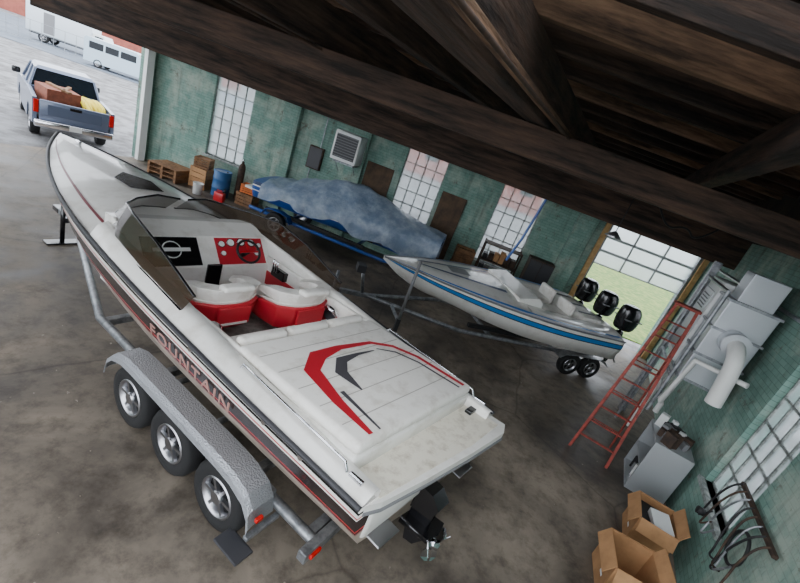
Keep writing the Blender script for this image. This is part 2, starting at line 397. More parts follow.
decal('deck_hatch',[(7.0,-.0),(6.65,.26),(6.2,.22),(6.15,-.22),(6.65,-.26)],black,onfd,.02)
box('deck_cleat',(8.7,0,onfd(8.7,0)+.03),(.16,.05,.05),chrome,sb)
for sd in (1,-1):
    n=24; V=[];F=[]
    for i in range(n+1):
        s=5.0+4.0*i/n; b=f(s)[0]
        for q in (.80,.83): y=sd*b*q; V.append((s,y,onfd(s,y)+.006))
    for i in range(n): F.append((2*i,2*i+2,2*i+3,2*i+1))
    mesh('deck_pinstripe_%d'%(1 if sd>0 else 2),V,F,maroon,sb)
floorm=mat('cockpit_carpet',C(150,142,136),.95,col2=C(112,104,100),scale=10)
box('cockpit_floor',(3.4,0,.99),(2.95,1.9,.06),floorm,sb)
for sd in (1,-1):
    box('coaming_liner_%d'%(1 if sd>0 else 2),(3.45,sd*.93,1.32),(2.9,.07,.6),white2,sb,bev=.03)
    box('coaming_red_%d'%(1 if sd>0 else 2),(3.3,sd*.892,1.3),(1.9,.02,.22),redv,sb,bev=.008)
for (s,y) in ((2.7,-.89),(2.7,.89)):
    sg=-1 if y>0 else 1
    cyl('speaker',(s,y,1.46),(s,y+sg*.05,1.42),.13,chrome,sb); cyl('speaker_cone',(s,y+sg*.04,1.42),(s,y+sg*.06,1.42),.10,charcoal,sb)
zt=1.52
box('engine_hatch',(1.22,0,1.42),(1.8,1.96,.22),white,sb,bev=.04)
box('sunpad',(1.22,0,zt+.06),(1.78,1.92,.13),white2,sb,bev=.06,seg=4)
zp=zt+.127
def ribbon(name,pts,w,m,z,parent=sb):
    V=[];F=[];n=len(pts)
    for i,p in enumerate(pts):
        a=Vector(pts[max(0,i-1)]);b=Vector(pts[min(n-1,i+1)]); d=(b-a).normalized(); nn=Vector((-d.y,d.x)); ww=w if not isinstance(w,list) else w[i]
        q=Vector(p); V.append((*(q+nn*ww/2),z)); V.append((*(q-nn*ww/2),z))
    for i in range(n-1): F.append((2*i,2*i+1,2*i+3,2*i+2))
    return mesh(name,V,F,m,parent)
seam=mat('seam',C(176,170,160),.6)
for i in range(1,6): box('sunpad_seam_%d'%i,(.33+i*.3,0,zp-.003),(.010,1.78,.006),seam,sb,bev=0)
ribbon('sunpad_red_band',[(.40,.76),(.9,.70),(1.42,.58),(1.62,.34),(1.66,.0),(1.60,-.46),(1.42,-.68),(1.1,-.80),(.40,-.84)],[.05,.11,.17,.19,.09,.06,.06,.055,.05],redv,zp+.004)
ribbon('sunpad_grey_band',[(.40,.64),(1.0,.56)],[.02,.05],padgrey,zp+.005)
ribbon('sunpad_grey_band_2',[(.40,-.74),(1.0,-.70),(1.3,-.60),(1.46,-.42)],[.03,.03,.035,.02],padgrey,zp+.005)
ribbon('sunpad_grey_chevron',[(.92,.36),(1.26,.33),(1.44,.16),(1.46,-.1),(1.44,-.36)],[.02,.14,.13,.05,.015],padgrey,zp+.006)
pl=[(.38,1.1),(.38,-1.1),(-.20,-1.12),(-.27,-.95),(-.22,-.3),(-.14,.4),(-.06,.95),(.0,1.1)]
poly('swim_platform',pl,.10,white,sb,axis='z',y0=1.30)
tube('platform_edge',[(a,b,1.255) for a,b in pl[2:]],.02,grey,sb)
box('transom_block',(.18,0,1.05),(.42,1.95,.42),white,sb,bev=.04)
poly('platform_nonskid',[(.34,1.0),(.34,-1.0),(-.15,-1.02),(-.15,-.4),(-.02,.95)],.008,mat('nonskid',C(232,226,210),.9,col2=C(190,178,158),scale=9,lo=.48,hi=.72),sb,axis='z',y0=1.354)
box('hatch_latch',(.2,-.9,1.38),(.09,.14,.05),black,sb)
for sd in (1,-1):
    tube('grab_rail_%d'%(1 if sd>0 else 2),[(.3,sd*1.07,1.46),(.35,sd*1.07,1.54),(1.8,sd*1.07,1.62),(1.85,sd*1.07,1.54)],.013,chrome,sb)
    box('stern_cleat_%d'%(1 if sd>0 else 2),(.2,sd*1.06,1.46),(.16,.04,.05),chrome,sb)
box('rear_bench_seat',(2.5,0,1.25),(.5,1.74,.16),white2,sb,bev=.05,seg=4)
box('rear_bench_base',(2.5,0,1.1),(.45,1.72,.2),redv,sb,bev=.02)
for i in (-1,0,1): box('rear_bench_back_%d'%(i+2),(2.2,i*.6,1.48),(.14,.57,.36),white2,sb,bev=.05,seg=4)
def bolster(nm,s,y,sc=1.15):
    r=E(nm,(s,y,1.02),0,sb); r.scale=(sc,sc,1)
    cyl('pedestal',(0,0,-.0),(0,0,.25),.09,charcoal,r)
    box('cushion',(.03,0,.36),(.42,.5,.16),redv,r,bev=.05,seg=4)
    pathp=[(.28,.31),(.05,.33),(-.16,.3),(-.26,.17),(-.28,0),(-.26,-.17),(-.16,-.3),(.05,-.33),(.28,-.31)]
    def shell(n,z0,z1,th,m,grow=0):
        V=[];F=[];k=len(pathp)
        for (px,py) in pathp:
            l=math.hypot(px,py); nx,ny=px/l,py/l
            drop=.0 if px<0 else px*.55
            for (off,z) in ((grow,z0),(grow+.03,z1-drop),(grow-th,z1-drop),(grow-th,z0)):
                g=1+(z-z0)*.12
                V.append((px*g+nx*off,py*g+ny*off,z))
        for i in range(k-1):
            for j in range(4): a=i*4+j; b=i*4+(j+1)%4; F.append((a,b,b+4,a+4))
        F.append((0,1,2,3)); F.append((4*k-4,4*k-3,4*k-2,4*k-1))
        o=mesh(n,V,F,m,r,smooth=False); md=o.modifiers.new('b','BEVEL'); md.width=.02; md.segments=3; md2=o.modifiers.new('s','SUBSURF'); md2.levels=1; md2.render_levels=1
        for p in o.data.polygons: p.use_smooth=True
    shell('back_red_lower',.2,.54,.10,redv,.02)
    shell('back_white_band',.5,.58,.12,white2,.012)
    shell('back_white_roll',.57,.74,.13,white2,.02)
    box('back_panel',(-.335,0,.4),(.03,.36,.24),redv,r,bev=.01)
    box('back_stripe',(-.352,0,.3),(.01,.3,.03),white2,r,bev=.0)
    box('head_pad',(-.3,0,.76),(.14,.34,.08),white2,r,bev=.035,seg=4)
bolster('helm_bolster',3.12,-.50,1.22); bolster('passenger_bolster',3.4,.40)
poly('dash_body',[(4.2,1.0),(4.25,1.5),(4.55,1.84),(4.9,1.94),(5.1,1.92),(5.1,1.0)],1.9,white,sb)
def dashp(n,y0,y1,m):
    V=[(4.27,y0,1.52),(4.27,y1,1.52),(4.53,y1,1.825),(4.53,y0,1.825)]; V=[(a-.012,b,c+.008) for a,b,c in V]; mesh(n,V,[(0,1,2,3)],m,sb)
dashp('dash_panel_port',.12,.82,black); dashp('dash_panel_helm',-.86,-.12,redv)
def dpt(y,t,off=.012): return Vector((4.27+.26*t-.012-off*.7,y,1.52+.305*t+.008+off*.7))
nrm=Vector((-.75,0,.66)).normalized()
for i,(y,t,rr) in enumerate([(-.2,.75,.05),(-.34,.8,.06),(-.5,.82,.06),(-.66,.8,.06),(-.78,.7,.04),(-.2,.4,.04),(-.72,.4,.045)]):
    p=dpt(y,t); cyl('gauge_ring_%d'%i,p,p+nrm*.015,rr,chrome,sb); cyl('gauge_face_%d'%i,p+nrm*.012,p+nrm*.018,rr*.82,white_p,sb)
p=dpt(.48,.55); cyl('dash_logo_ring',p,p+nrm*.008,.12,white_p,sb); cyl('dash_logo_disc',p+nrm*.006,p+nrm*.011,.105,black,sb)
box('dash_logo_bar',p+nrm*.012,(.05,.46,.008),white_p,sb,rot=(0,-48,0),bev=0)
hb=dpt(-.46,.3); hub=hb+nrm*.2
cyl('steering_column',hb,hub,.03,blackm,sb)
tw=torus('steering_wheel',hub,.17,.018,blackm,sb,axis='z'); tw.rotation_euler=nrm.to_track_quat('Z','Y').to_euler()
sp=boxes('steering_spokes',[((0,0,0),(.34,.03,.01)),((0,.08,0),(.03,.16,.01))],[red],sb,loc=hub); sp.rotation_euler=tw.rotation_euler
box('throttle_box',(3.9,-.85,1.5),(.3,.08,.14),black,sb)
for i in range(3): cyl('throttle_%d'%i,(3.9+i*.05,-.79,1.52),(3.86+i*.05,-.75,1.72),.012,chrome,sb)
box('cabin_door',(4.18,.0,1.32),(.04,.2,.5),black,sb)
for sd in (1,-1):
    path=[(5.5,.06),(5.55,.35),(5.45,.66),(5.2,.90),(4.6,1.05),(3.8,1.09),(2.9,1.1)]
    hts=[.26,.29,.31,.38,.40,.36,.2]
    V=[];F=[];top=[];bot=[]
    for (s,y),h in zip(path,hts):
        y*=sd; b,zs=f(s)[:2]
        z=(onfd(s,y) if s>FD else zs+crs(s)*.7)-.01
        V.append((s,y,z)); V.append((s-.34*min(1,max(.2,(s-3)/2)),y*.93,z+h)); bot.append(V[-2]); top.append(V[-1])
    for i in range(len(path)-1): F.append((2*i,2*i+2,2*i+3,2*i+1))
    mesh('windscreen_%d'%(1 if sd>0 else 2),V,F,amber,sb,smooth=True)
    tube('windscreen_top_trim_%d'%(1 if sd>0 else 2),top,.015,black,sb); tube('windscreen_base_trim_%d'%(1 if sd>0 else 2),bot,.02,black,sb)
def hull_pt(s,t,sd=1,out=.0):
    b,zs,cb,cz,kz=f(s); y=b+(cb-b)*t+.05*math.sin(math.pi*t)*min(1,b)+out; return Vector((s,sd*y,zs+(cz-zs)*t))
cu=bpy.data.curves.new('lettering','FONT'); cu.body='FOUNTAIN'; cu.size=.27; cu.extrude=.004; cu.align_x='CENTER'; cu.align_y='CENTER'; cu.space_character=1.2; cu.shear=.3
cu.materials.append(mat('letter_dull_red',C(176,132,122),.35))
o=bpy.data.objects.new('hull_lettering',cu); SC.collection.objects.link(o); o.parent=sb
a=hull_pt(3.5,.42,1,.02); bpt=hull_pt(1.5,.42,1,.02)
xax=(bpt-a).normalized(); upv=(hull_pt(2.5,.3,1)-hull_pt(2.5,.6,1)).normalized(); zax=xax.cross(upv).normalized(); upv=zax.cross(xax)
Mx=Matrix((xax,upv,zax)).transposed().to_4x4(); Mx.translation=(a+bpt)/2+zax*.012; o.matrix_local=Mx
for s in (1.2,2.4,.7): 
    p=hull_pt(s,.05,1); cyl('vent_fitting',p,p+Vector((0,.03,0)),.03,chrome,sb)
sd_=E('stern_drive',(.12,.05,.05),0,sb); sd_.scale=(.85,1,.85)
poly('drive_upper',[(.0,1.12),(-.35,1.08),(-.5,.95),(-.45,.78),(-.1,.74),(.0,.8)],.2,black,sd_)
poly('drive_leg',[(-.12,.8),(-.46,.82),(-.42,.5),(-.5,.42),(-.36,.2),(-.22,.18),(-.16,.42)],.09,black,sd_)
poly('cavitation_plate',[(-.05,-.13),(-.1,.13),(-.55,.16),(-.6,0),(-.55,-.16)],.02,black,sd_,axis='z',y0=.56)
cyl('gearcase',(-.08,0,.4),(-.52,0,.4),.075,black,sd_,r2=.06)
cyl('prop_hub',(-.5,0,.4),(-.68,0,.4),.06,chrome,sd_,r2=.045)
for i in range(4):
    a=i*90+20; V=[];ca,sa=math.cos(R(a)),math.sin(R(a))
    for (rr,w0,x0) in ((.04,.05,0),(.1,.1,-.015),(.17,.11,-.03),(.21,.05,-.05)):
        for q in (-1,1): 
            tx=-.6+x0+q*w0*.6; yy=q*w0*.8
            V.append((tx,rr*ca-yy*sa,.4+rr*sa+yy*ca))
    o=mesh('prop_blade_%d'%i,V,[(0,1,3,2),(2,3,5,4),(4,5,7,6)],chrome,sd_); md=o.modifiers.new('t','SOLIDIFY'); md.thickness=.012
for sd in (1,-1):
    box('trim_tab_%d'%(1 if sd>0 else 2),(-.04,sd*.7,.78),(.24,.3,.02),alu,sb,rot=(0,-6,0))
SH=Matrix.Identity(4); SH[0][1]=.13
for ch in list(sb.children): ch.matrix_parent_inverse=SH.copy()
# trailer
tr=E('boat_trailer',(.95,3.4,0),153)
for sd in (1,-1):
    nm='port' if sd>0 else 'starboard'
    tube('frame_rail_'+nm,[(.5,sd*.95,.44),(4.9,sd*.95,.44),(7.7,sd*.15,.46)],.055,galv,tr)
    box('bunk_'+nm,(2.6,sd*.55,.62),(4.2,.12,.05),blackm,tr)
    for i,s in enumerate((1.5,2.36,3.22)):
        wheel('wheel_%s_%d'%(nm,i+1),tr,(s,sd*1.23,.38),.38,.24,side=sd,spokes=6)
        cyl('axle_%s_%d'%(nm,i+1),(s,0,.38),(s,sd*1.15,.38),.04,galv,tr)
    pr=[(.98,.5),(1.02,.66),(1.12,.78),(1.33,.85),(1.55,.865),(3.17,.865),(3.4,.85),(3.6,.78),(3.72,.66),(3.76,.5)]
    V=[];F=[]
    for (a,b) in pr:
        for (y,dz) in ((1.08,0),(1.32,0),(1.37,-.03),(1.38,-.09)): V.append((a,sd*y,b+dz))
    for i in range(len(pr)-1):
        for k in range(3): q=i*4+k; F.append((q,q+1,q+5,q+4))
    o=mesh('fender_'+nm,V,F,mat('diamond_plate',C(170,173,178),.38,.85,bump=.5,scale=60,bscale=60),tr); 
    md=o.modifiers.new('t','SOLIDIFY'); md.thickness=.012
    box('fender_bracket_'+nm,(2.36,sd*1.03,.6),(2.6,.06,.12),galv,tr)
    box('fender_light_'+nm,(.96,sd*1.28,.58),(.04,.08,.05),taill,tr)
    box('step_plate_'+nm,(1.05,sd*1.42,.24),(.34,.2,.03),charcoal,tr)
    box('step_arm_'+nm,(1.0,sd*1.15,.32),(.06,.4,.05),galv,tr)
for s in (.6,1.5,3.4,4.8): box('crossmember',(s,0,.42),(.1,1.9,.1),galv,tr)
box('tongue',(8.1,0,.46),(1.6,.12,.12),galv,tr)
cyl('tongue_jack',(8.37,.16,.04),(8.37,.16,.95),.04,black,tr); box('jack_foot',(8.37,.16,.02),(.22,.55,.03),black,tr); box('jack_bracket',(8.37,.1,.48),(.1,.16,.1),black,tr)
cyl('winch_post',(8.3,0,.5),(8.75,0,1.15),.045,black,tr); box('winch',(8.8,0,1.1),(.2,.2,.16),black,tr); cyl('bow_roller',(8.9,-.1,1.25),(8.9,.1,1.25),.06,blackm,tr)
box('rear_crossbar',(.48,0,.44),(.1,2.3,.12),galv,tr); 
for sd in (1,-1): box('tail_lamp_%d'%(1 if sd>0 else 2),(.42,sd*1.02,.44),(.04,.14,.05),taill,tr)
box('coupler',(9.0,0,.46),(.25,.14,.1),black,tr)
# ---------------------------------------------------------------- CATAMARAN RACE BOAT (3 outboards)
CA=(5.15,11.15,0)
cb=E('outboard_speedboat',(CA[0],CA[1],.09),201.0); cb.scale=(1.03,1.06,1)
S2=[(0,1.38,1.24,1.3,.66,.55),(1.8,1.40,1.28,1.25,.68,.55),(3.3,1.22,1.34,1.0,.76,.6),(4.7,.74,1.38,.5,.95,.74),(5.5,.3,1.4,.16,1.15,1.02),(6.0,.02,1.41,.01,1.38,1.34)]
L2=6.0
f2=hull('hull',cb,S2,[(0,.16,white),(.16,.20,blackm),(.20,.36,cyan),(.36,.40,blackm),(.40,1,white)],white)
c2=lambda s:.15*max(0,min(1,(L2-s)/2.5))**.8
deckgrid('foredeck',cb,f2,2.7,L2,None,c2,white)
deckgrid('side_deck',cb,f2,0,2.7,lambda s:.86,lambda s:.10,white)
box('cockpit_sole',(1.35,0,.95),(2.7,1.76,.06),mat('sole_grey',C(180,182,184),.7),cb)
poly('console',[(2.2,.95),(2.25,1.5),(2.4,1.6),(2.9,1.5),(2.9,.95)],1.68,white,cb)
box('engine_bulkhead',(.12,0,1.15),(.24,1.76,.42),white,cb,bev=.03)
for i,y in enumerate((-.42,.42)):
    box('seat_base_%d'%i,(1.5,y,1.13),(.55,.6,.36),white2,cb,bev=.05); box('seat_back_%d'%i,(1.22,y,1.4),(.12,.6,.4),white2,cb,bev=.05)
box('rear_seat',(.6,0,1.2),(.6,1.6,.42),white2,cb,bev=.06)
for i in (-1,0,1): box('deck_rib_%d'%(i+1),(.6,i*.5,1.42),(.5,.06,.03),grey,cb)
for sd in (1,-1):
    n=20;V=[];F=[]
    for i in range(n+1):
        s=.1+5.6*i/n; b,zs=f2(s)[:2]
        for q in (.90,.96):
            z=zs+(c2(s)*(1-q**2.2) if s>2.7 else .03)
            V.append((s,sd*b*q,z+.02))
    for i in range(n): F.append((2*i,2*i+2,2*i+3,2*i+1))
    mesh('deck_blue_line_%d'%(1 if sd>0 else 2),V,F,cyan,cb)
    tube('rub_rail_%d'%(1 if sd>0 else 2),[(s,sd*(f2(s)[0]+.01),f2(s)[1]) for s in [(L2-.01)*i/24 for i in range(25)]],.02,grey,cb)
z2=lambda s,y:f2(s)[1]+c2(s)*(1-abs(y/max(.05,f2(s)[0]))**2.2)
decal('deck_stripe_1',[(3.1,.62),(5.2,.12),(5.2,.06),(3.1,.5)],blued,z2,.03,cb); decal('deck_stripe_2',[(3.1,-.62),(5.2,-.12),(5.2,-.06),(3.1,-.5)],blued,z2,.03,cb)
decal('bow_hatch',[(3.9,.2),(4.4,.17),(4.4,-.17),(3.9,-.2)],grey,z2,.03,cb)
def loftbox(name,secs,m,parent,sub=2,loc=(0,0,0)):
    V=[];F=[]
    for (z,cx,hx,hy) in secs:
        for (a,b) in ((-1,-1),(1,-1),(1,1),(-1,1)): V.append((cx+a*hx,b*hy,z))
    for i in range(len(secs)-1):
        for k in range(4): a=i*4+k;b=i*4+(k+1)%4; F.append((a,b,b+4,a+4))
    F.append((3,2,1,0)); k=4*(len(secs)-1); F.append((k,k+1,k+2,k+3))
    o=mesh(name,V,F,m,parent,smooth=True,loc=loc)
    if sub: md=o.modifiers.new('s','SUBSURF'); md.levels=sub; md.render_levels=sub
    return o
for i,y in enumerate((-.80,0,.80)):
    om=E('outboard_motor_%d'%(i+1),(-.36,y,.42),0,cb); om.scale=(.88,.88,.92)
    loftbox('cowling',[(.98,0,.24,.2),(1.05,0,.34,.26),(1.3,-.01,.39,.29),(1.55,.0,.37,.28),(1.72,.05,.28,.22),(1.74,.05,.15,.12)],black,om)
    loftbox('midsection',[(.25,-.03,.1,.05),(.4,-.03,.13,.06),(.7,0,.14,.09),(1.0,0,.18,.14)],black,om,1)
    box('cav_plate',(-.08,0,.32),(.45,.24,.02),black,om)
    cyl('gearcase',(.12,0,.08),(-.25,0,.08),.06,black,om,r2=.05); poly('skeg',[(.05,.3),(-.2,.3),(-.15,-.12),(-.05,-.12)],.03,black,om)
    cyl('propeller_hub',(-.25,0,.08),(-.36,0,.08),.045,alu,om)
    for a in (0,120,240): boxes('prop_blade',[((-.3,0,.1),(.02,.1,.14),0,(0,0,35))],[alu],om,loc=(0,0,.08)).rotation_euler=(R(a),0,0)
    box('bracket',(.3,0,.8),(.22,.22,.3),blackm,om); box('cowl_stripe',(-.02,0,1.36),(.6,.5,.03),grey,om)
t2=E('boat_trailer',CA,201.0)
for sd in (1,-1):
    for i,s in enumerate((.3,.97)): wheel('wheel_%d_%d'%(sd+1,i),t2,(s,sd*1.16,.3),.3,.19,side=sd,spokes=5); 
    tube('rail_%d'%(sd+1),[(.0,sd*.8,.42),(4.1,sd*.8,.42),(6.3,0,.45)],.05,galv,t2); box('bunk_%d'%(sd+1),(2,sd*.6,.53),(3.6,.1,.1),blackm,t2)
    pr=[(-.15,.48),(.0,.59),(.3,.62),(.97,.62),(1.27,.59),(1.42,.48)];V=[];F=[]
    for (a,b) in pr:
        for y in (1.04,1.28): V.append((a,sd*y,b))
    for i in range(len(pr)-1): F.append((2*i,2*i+1,2*i+3,2*i+2))
    o=mesh('fender_%d'%(sd+1),V,F,galv,t2); o.modifiers.new('t','SOLIDIFY').thickness=.015
for s in (.3,.97,3.2): box('cross_%d'%int(s*10),(s,0,.30 if s<2 else .42),(.08,2.0 if s<2 else 1.6,.08),galv,t2)
box('tongue',(6.8,0,.45),(1.5,.1,.1),galv,t2); cyl('jack',(7.1,.12,.02),(7.1,.12,.95),.035,galv,t2); cyl('winch_post',(6.4,0,.5),(6.55,0,1.1),.04,galv,t2); box('winch',(6.6,0,1.1),(.2,.24,.18),charcoal,t2)
cyl('guide_post',(5.7,1.0,.45),(5.7,1.0,1.9),.035,grey,t2); box('guide_arm',(5.7,.6,.45),(.06,.85,.06),galv,t2); box('guide_foot',(5.7,1.0,.3),(.09,.09,.4),charcoal,t2)
# ---------------------------------------------------------------- COVERED BOAT
CL=(-5.15,13.0,0)
cv=E('covered_speedboat',(CL[0],CL[1],.06),-6)
S3=[(0,1.0,1.3,.88,.8,.6),(2,1.04,1.34,.85,.8,.58),(3.8,.95,1.4,.7,.88,.62),(5.2,.6,1.48,.35,1.08,.8),(5.9,.02,1.55,.01,1.45,1.35)]
f3=hull('hull',cv,S3,[(0,.2,blued),(.2,.28,white),(.28,.5,bluep),(.5,.56,white),(.56,1,bluep)],blued)
deckgrid('deck',cv,f3,0,5.9,None,lambda s:.08,bluep)
box('swim_platform',(-.15,0,1.0),(.36,1.7,.07),white,cv)
plas=mat('clear_plastic_cover',C(124,144,168),.35,col2=C(176,190,206),scale=3.0,bump=.7,bscale=5,alpha=.82,coat=.2)
V=[];F=[];N=44;K=22
rnd=[[random.uniform(-1,1) for _ in range(K+1)] for _ in range(N+1)]
for i in range(N+1):
    s=.3+5.6*i/N; b,zs=f3(min(s,5.2))[:2]; b=max(b,.6)+.06
    hgt=.16+.62*math.exp(-((s-2.9)/1.7)**2)
    if s<1: hgt*=.6
    for k in range(K+1):
        t=-1+2*k/K; at=abs(t)
        if at<.8: q=at/.8; y=b*q; z=zs+.03+hgt*(1-q**1.6)
        else: q=(at-.8)/.2; y=b+.05*q+.04*math.sin(s*9)*q; z=zs+.03-(.38+.1*math.sin(s*4)+.4*max(0,(s-3.0)/2.5))*q
        z+=.018*rnd[i][k]+.02*math.sin(s*7+k)
        V.append((s,math.copysign(y,t),z))
for i in range(N):
    for k in range(K): a=i*(K+1)+k; F.append((a,a+1,a+K+2,a+K+1))
mesh('plastic_cover',V,F,plas,cv,smooth=True)
t3=E('boat_trailer',CL,-6)
for sd in (1,-1):
    tube('rail_%d'%(sd+1),[(-.1,sd*.75,.48),(4.4,sd*.75,.48),(6.4,0,.5)],.055,bluep,t3); box('bunk_%d'%(sd+1),(2,sd*.5,.55),(3.4,.1,.1),blackm,t3)
    s=.95; wheel('wheel_%d'%(sd+1),t3,(s,sd*.98,.34),.34,.2,side=sd,spokes=5)
    pr=[(.45,.5),(.58,.7),(.8,.76),(1.1,.76),(1.32,.7),(1.45,.5)];V=[];F=[]
    for (a,b) in pr:
        for y in (.85,1.1): V.append((a,sd*y,b))
    for i in range(len(pr)-1): F.append((2*i,2*i+1,2*i+3,2*i+2))
    mesh('fender_%d'%(sd+1),V,F,bluep,t3).modifiers.new('t','SOLIDIFY').thickness=.015
for s in (.95,3.4): box('cross_%d'%int(s*10),(s,0,.34 if s<2 else .46),(.08,1.8 if s<2 else 1.5,.08),bluep,t3)
box('tongue',(6.6,0,.5),(1.2,.1,.1),bluep,t3); cyl('jack',(6.9,.12,.02),(6.9,.12,.9),.035,galv,t3)
# ---------------------------------------------------------------- PICKUP
pk=E('pickup_truck',(-12.15,13.35,-.13),140); pk.scale=(1.1,1.1,1.1)
W=1.96
for sd in (1,-1):
    y=sd*(W/2-.05)
    pts=[(0,.62),(0,1.28),(2.0,1.30),(2.0,1.28),(4.25,1.22),(5.45,1.08),(5.55,.7),(5.5,.5),(5.05,.48)]
    for a in range(0,181,20): pts.append((4.55+.46*math.cos(R(a)),.45+.46*math.sin(R(a))))
    pts+=[(4.05,.42),(1.72,.42)]
    for a in range(0,181,20): pts.append((1.22+.46*math.cos(R(a)),.45+.46*math.sin(R(a))))
    pts+=[(.7,.5),(.1,.55)]
    poly('body_side_%d'%(sd+1),pts,.1,silver,pk,y0=y)
    for i,s in enumerate((1.22,4.55)): wheel('wheel_%d_%d'%(sd+1,i),pk,(s,sd*.84,.39),.39,.25,side=sd,spokes=6)
    box('tail_light_%d'%(sd+1),(.0,sd*.90,1.05),(.06,.12,.36),taill,pk,bev=.02)
    box('mirror_%d'%(sd+1),(3.9,sd*1.1,1.4),(.14,.22,.2),black,pk,bev=.04)
box('tailgate',(.0,0,.97),(.07,1.66,.56),silver,pk,bev=.03); box('tailgate_panel',(-.04,0,1.0),(.02,1.3,.3),mat('truck_silver_dark',C(94,104,126),.35,.3),pk); box('tailgate_handle',(-.05,0,1.15),(.03,.28,.08),black,pk)
box('rear_bumper',(-.1,0,.6),(.18,1.9,.2),chrome,pk,bev=.04); box('licence_plate',(-.2,0,.62),(.01,.3,.15),white_p,pk)
box('bed_floor',(1.0,0,.75),(1.95,1.7,.05),charcoal,pk); box('bed_front',(1.98,0,1.0),(.06,1.8,.6),silver,pk)
box('chassis',(2.9,0,.6),(4.8,1.3,.3),blackm,pk)
def loftsec(name,L,m,parent):
    V=[];F=[]
    for sec in L:
        for p in sec: V.append(p)
    n=len(L[0])
    for i in range(len(L)-1):
        for k in range(n): a=i*n+k;b=i*n+(k+1)%n; F.append((a,b,b+n,a+n))
    F.append(tuple(range(n))); F.append(tuple(range(len(V)-1,len(V)-n-1,-1)))
    return mesh(name,V,F,m,parent)
def ring(x0,x1,hy,z): return [(x0,-hy,z),(x1,-hy,z),(x1,hy,z),(x0,hy,z)]
loftsec('cab_lower',[ring(2.0,4.2,.92,.7),ring(2.0,4.15,.92,1.26)],silver,pk)
loftsec('cab_glass',[ring(2.02,4.12,.9,1.26),ring(2.2,3.5,.74,1.82)],darkglass,pk)
loftsec('cab_roof',[ring(2.17,3.55,.76,1.81),ring(2.25,3.4,.68,1.9)],silver,pk)
for sd in (1,-1):
    for (a,b) in (((2.02,1.26),(2.2,1.82)),((3.0,1.26),(2.95,1.82)),((4.12,1.26),(3.5,1.82))):
        tube('pillar',[(a[0],sd*.905,a[1]),(b[0],sd*.75,b[1])],.04,silver,pk)
loftsec('hood',[ring(4.1,5.5,.88,.7),ring(4.1,5.45,.86,1.12),ring(4.1,5.2,.8,1.2)],silver,pk)
box('bed_crate',(1.1,.3,1.25),(1.0,.85,.5),mat('crate_brown',C(140,78,56),.8,col2=C(112,60,44),scale=8),pk,rot=(0,0,12),bev=.01); box('bed_lumber_1',(1.0,.3,1.53),(1.2,.12,.06),wood,pk,rot=(0,0,20)); box('bed_lumber_2',(1.1,.1,1.53),(1.1,.1,.06),wood,pk,rot=(0,0,-15))
box('bed_toolbox',(.9,.3,.9),(1.4,.9,.25),blackm,pk)
for i in range(8): 
    tube('yellow_strap_%d'%i,[(.3+random.uniform(0,.3),-.8+i*.07,1.15),(.7,-.75+i*.08,1.42+random.uniform(0,.08)),(1.3+random.uniform(0,.4),-.65+i*.06,1.3)],.055,yellow,pk,smooth=True)
box('yellow_strap_base',(.9,-.5,1.0),(1.1,.5,.3),blackm,pk)
# ---------------------------------------------------------------- VAN, BOX TRUCK, FENCE, BUILDINGS
def van(nm,loc,rz,L=5.4,H=2.1,W=1.95,paint=vanw):
    r=E(nm,loc,rz)
    pts=[(0,.35),(0,H*.93),(.15,H),(L*.66,H),(L*.78,H*.62),(L*.97,H*.5),(L,.35)]
    poly('body',pts,W,paint,r)
    for sd in (1,-1):
        for i,(a,b) in enumerate(((.4,1.5),(1.65,2.7),(2.85,L*.66))): box('side_window_%d_%d'%(sd+1,i),((a+b)/2,sd*W/2,H*.75),(b-a,.03,H*.24),darkglass,r)
        for s in (L*.18,L*.8): wheel('wheel_%d_%d'%(sd+1,int(s)),r,(s,sd*(W/2-.1),.35),.35,.22,side=sd,spokes=5)
    mesh('windscreen',[(L*.67,-W*.44,H*.97),(L*.67,W*.44,H*.97),(L*.78+.02,W*.46,H*.64),(L*.78+.02,-W*.46,H*.64)],[(0,1,2,3)],darkglass,r)
    box('rear_window',(-.01,0,H*.72),(.03,W*.7,H*.25),darkglass,r); box('bumper',(L,0,.4),(.15,W,.2),grey,r)
    for y in (-.7,.7): box('headlamp',(L,y,.75),(.05,.3,.2),white_p,r)
    return r
van('passenger_van',(-33.6,38.0,-.1),18,L=6.2,H=2.3)
bt=E('box_truck',(-43.0,42.0,-.1),20)
box('cargo_box',(2.6,0,2.0),(5.4,2.3,2.5),mat('box_white',C(206,214,220),.5),bt,bev=.05); box('chassis',(3.4,0,.65),(7,1.2,.2),blackm,bt)
poly('cab',[(5.35,.6),(5.35,2.4),(6.3,2.4),(6.7,1.55),(7.4,1.4),(7.45,.6)],2.1,white_p,bt); box('cab_window',(5.9,-1.05,1.95),(.7,.03,.55),darkglass,bt)
box('side_door',(1.8,-1.16,1.8),(.9,.02,1.8),grey,bt)
for sd in (1,-1):
    for s in (1.3,6.4): wheel('wheel_%d_%d'%(sd+1,int(s)),bt,(s,sd*.95,.45),.45,.28,side=sd,spokes=5)
def building(nm,loc,rz,sz,m,win=True):
    r=E(nm,loc,rz); box('mass',(0,0,sz[2]/2),sz,m,r,bev=0); box('parapet',(0,0,sz[2]+.1),(sz[0]+.3,sz[1]+.3,.25),white_p,r,bev=0)
    if win:
        n=int(sz[0]/4)
        boxes('building_windows',[((-sz[0]/2+2+i*4,-sz[1]/2-.02,sz[2]*.55),(1.6,.06,1.6)) for i in range(n)],[darkglass],r)
building('brick_building',(-72,74,-.13),20,(60,10,6),brick_red)
building('brick_building',(0,55,-.13),0,(24,8,5),brick_red)
building('warehouse',(48,76,-.13),-10,(50,12,5),mat('warehouse_grey',C(190,194,196),.7))
fm_=mat('fence_wire',C(150,154,158),.5,.6)
L=[]
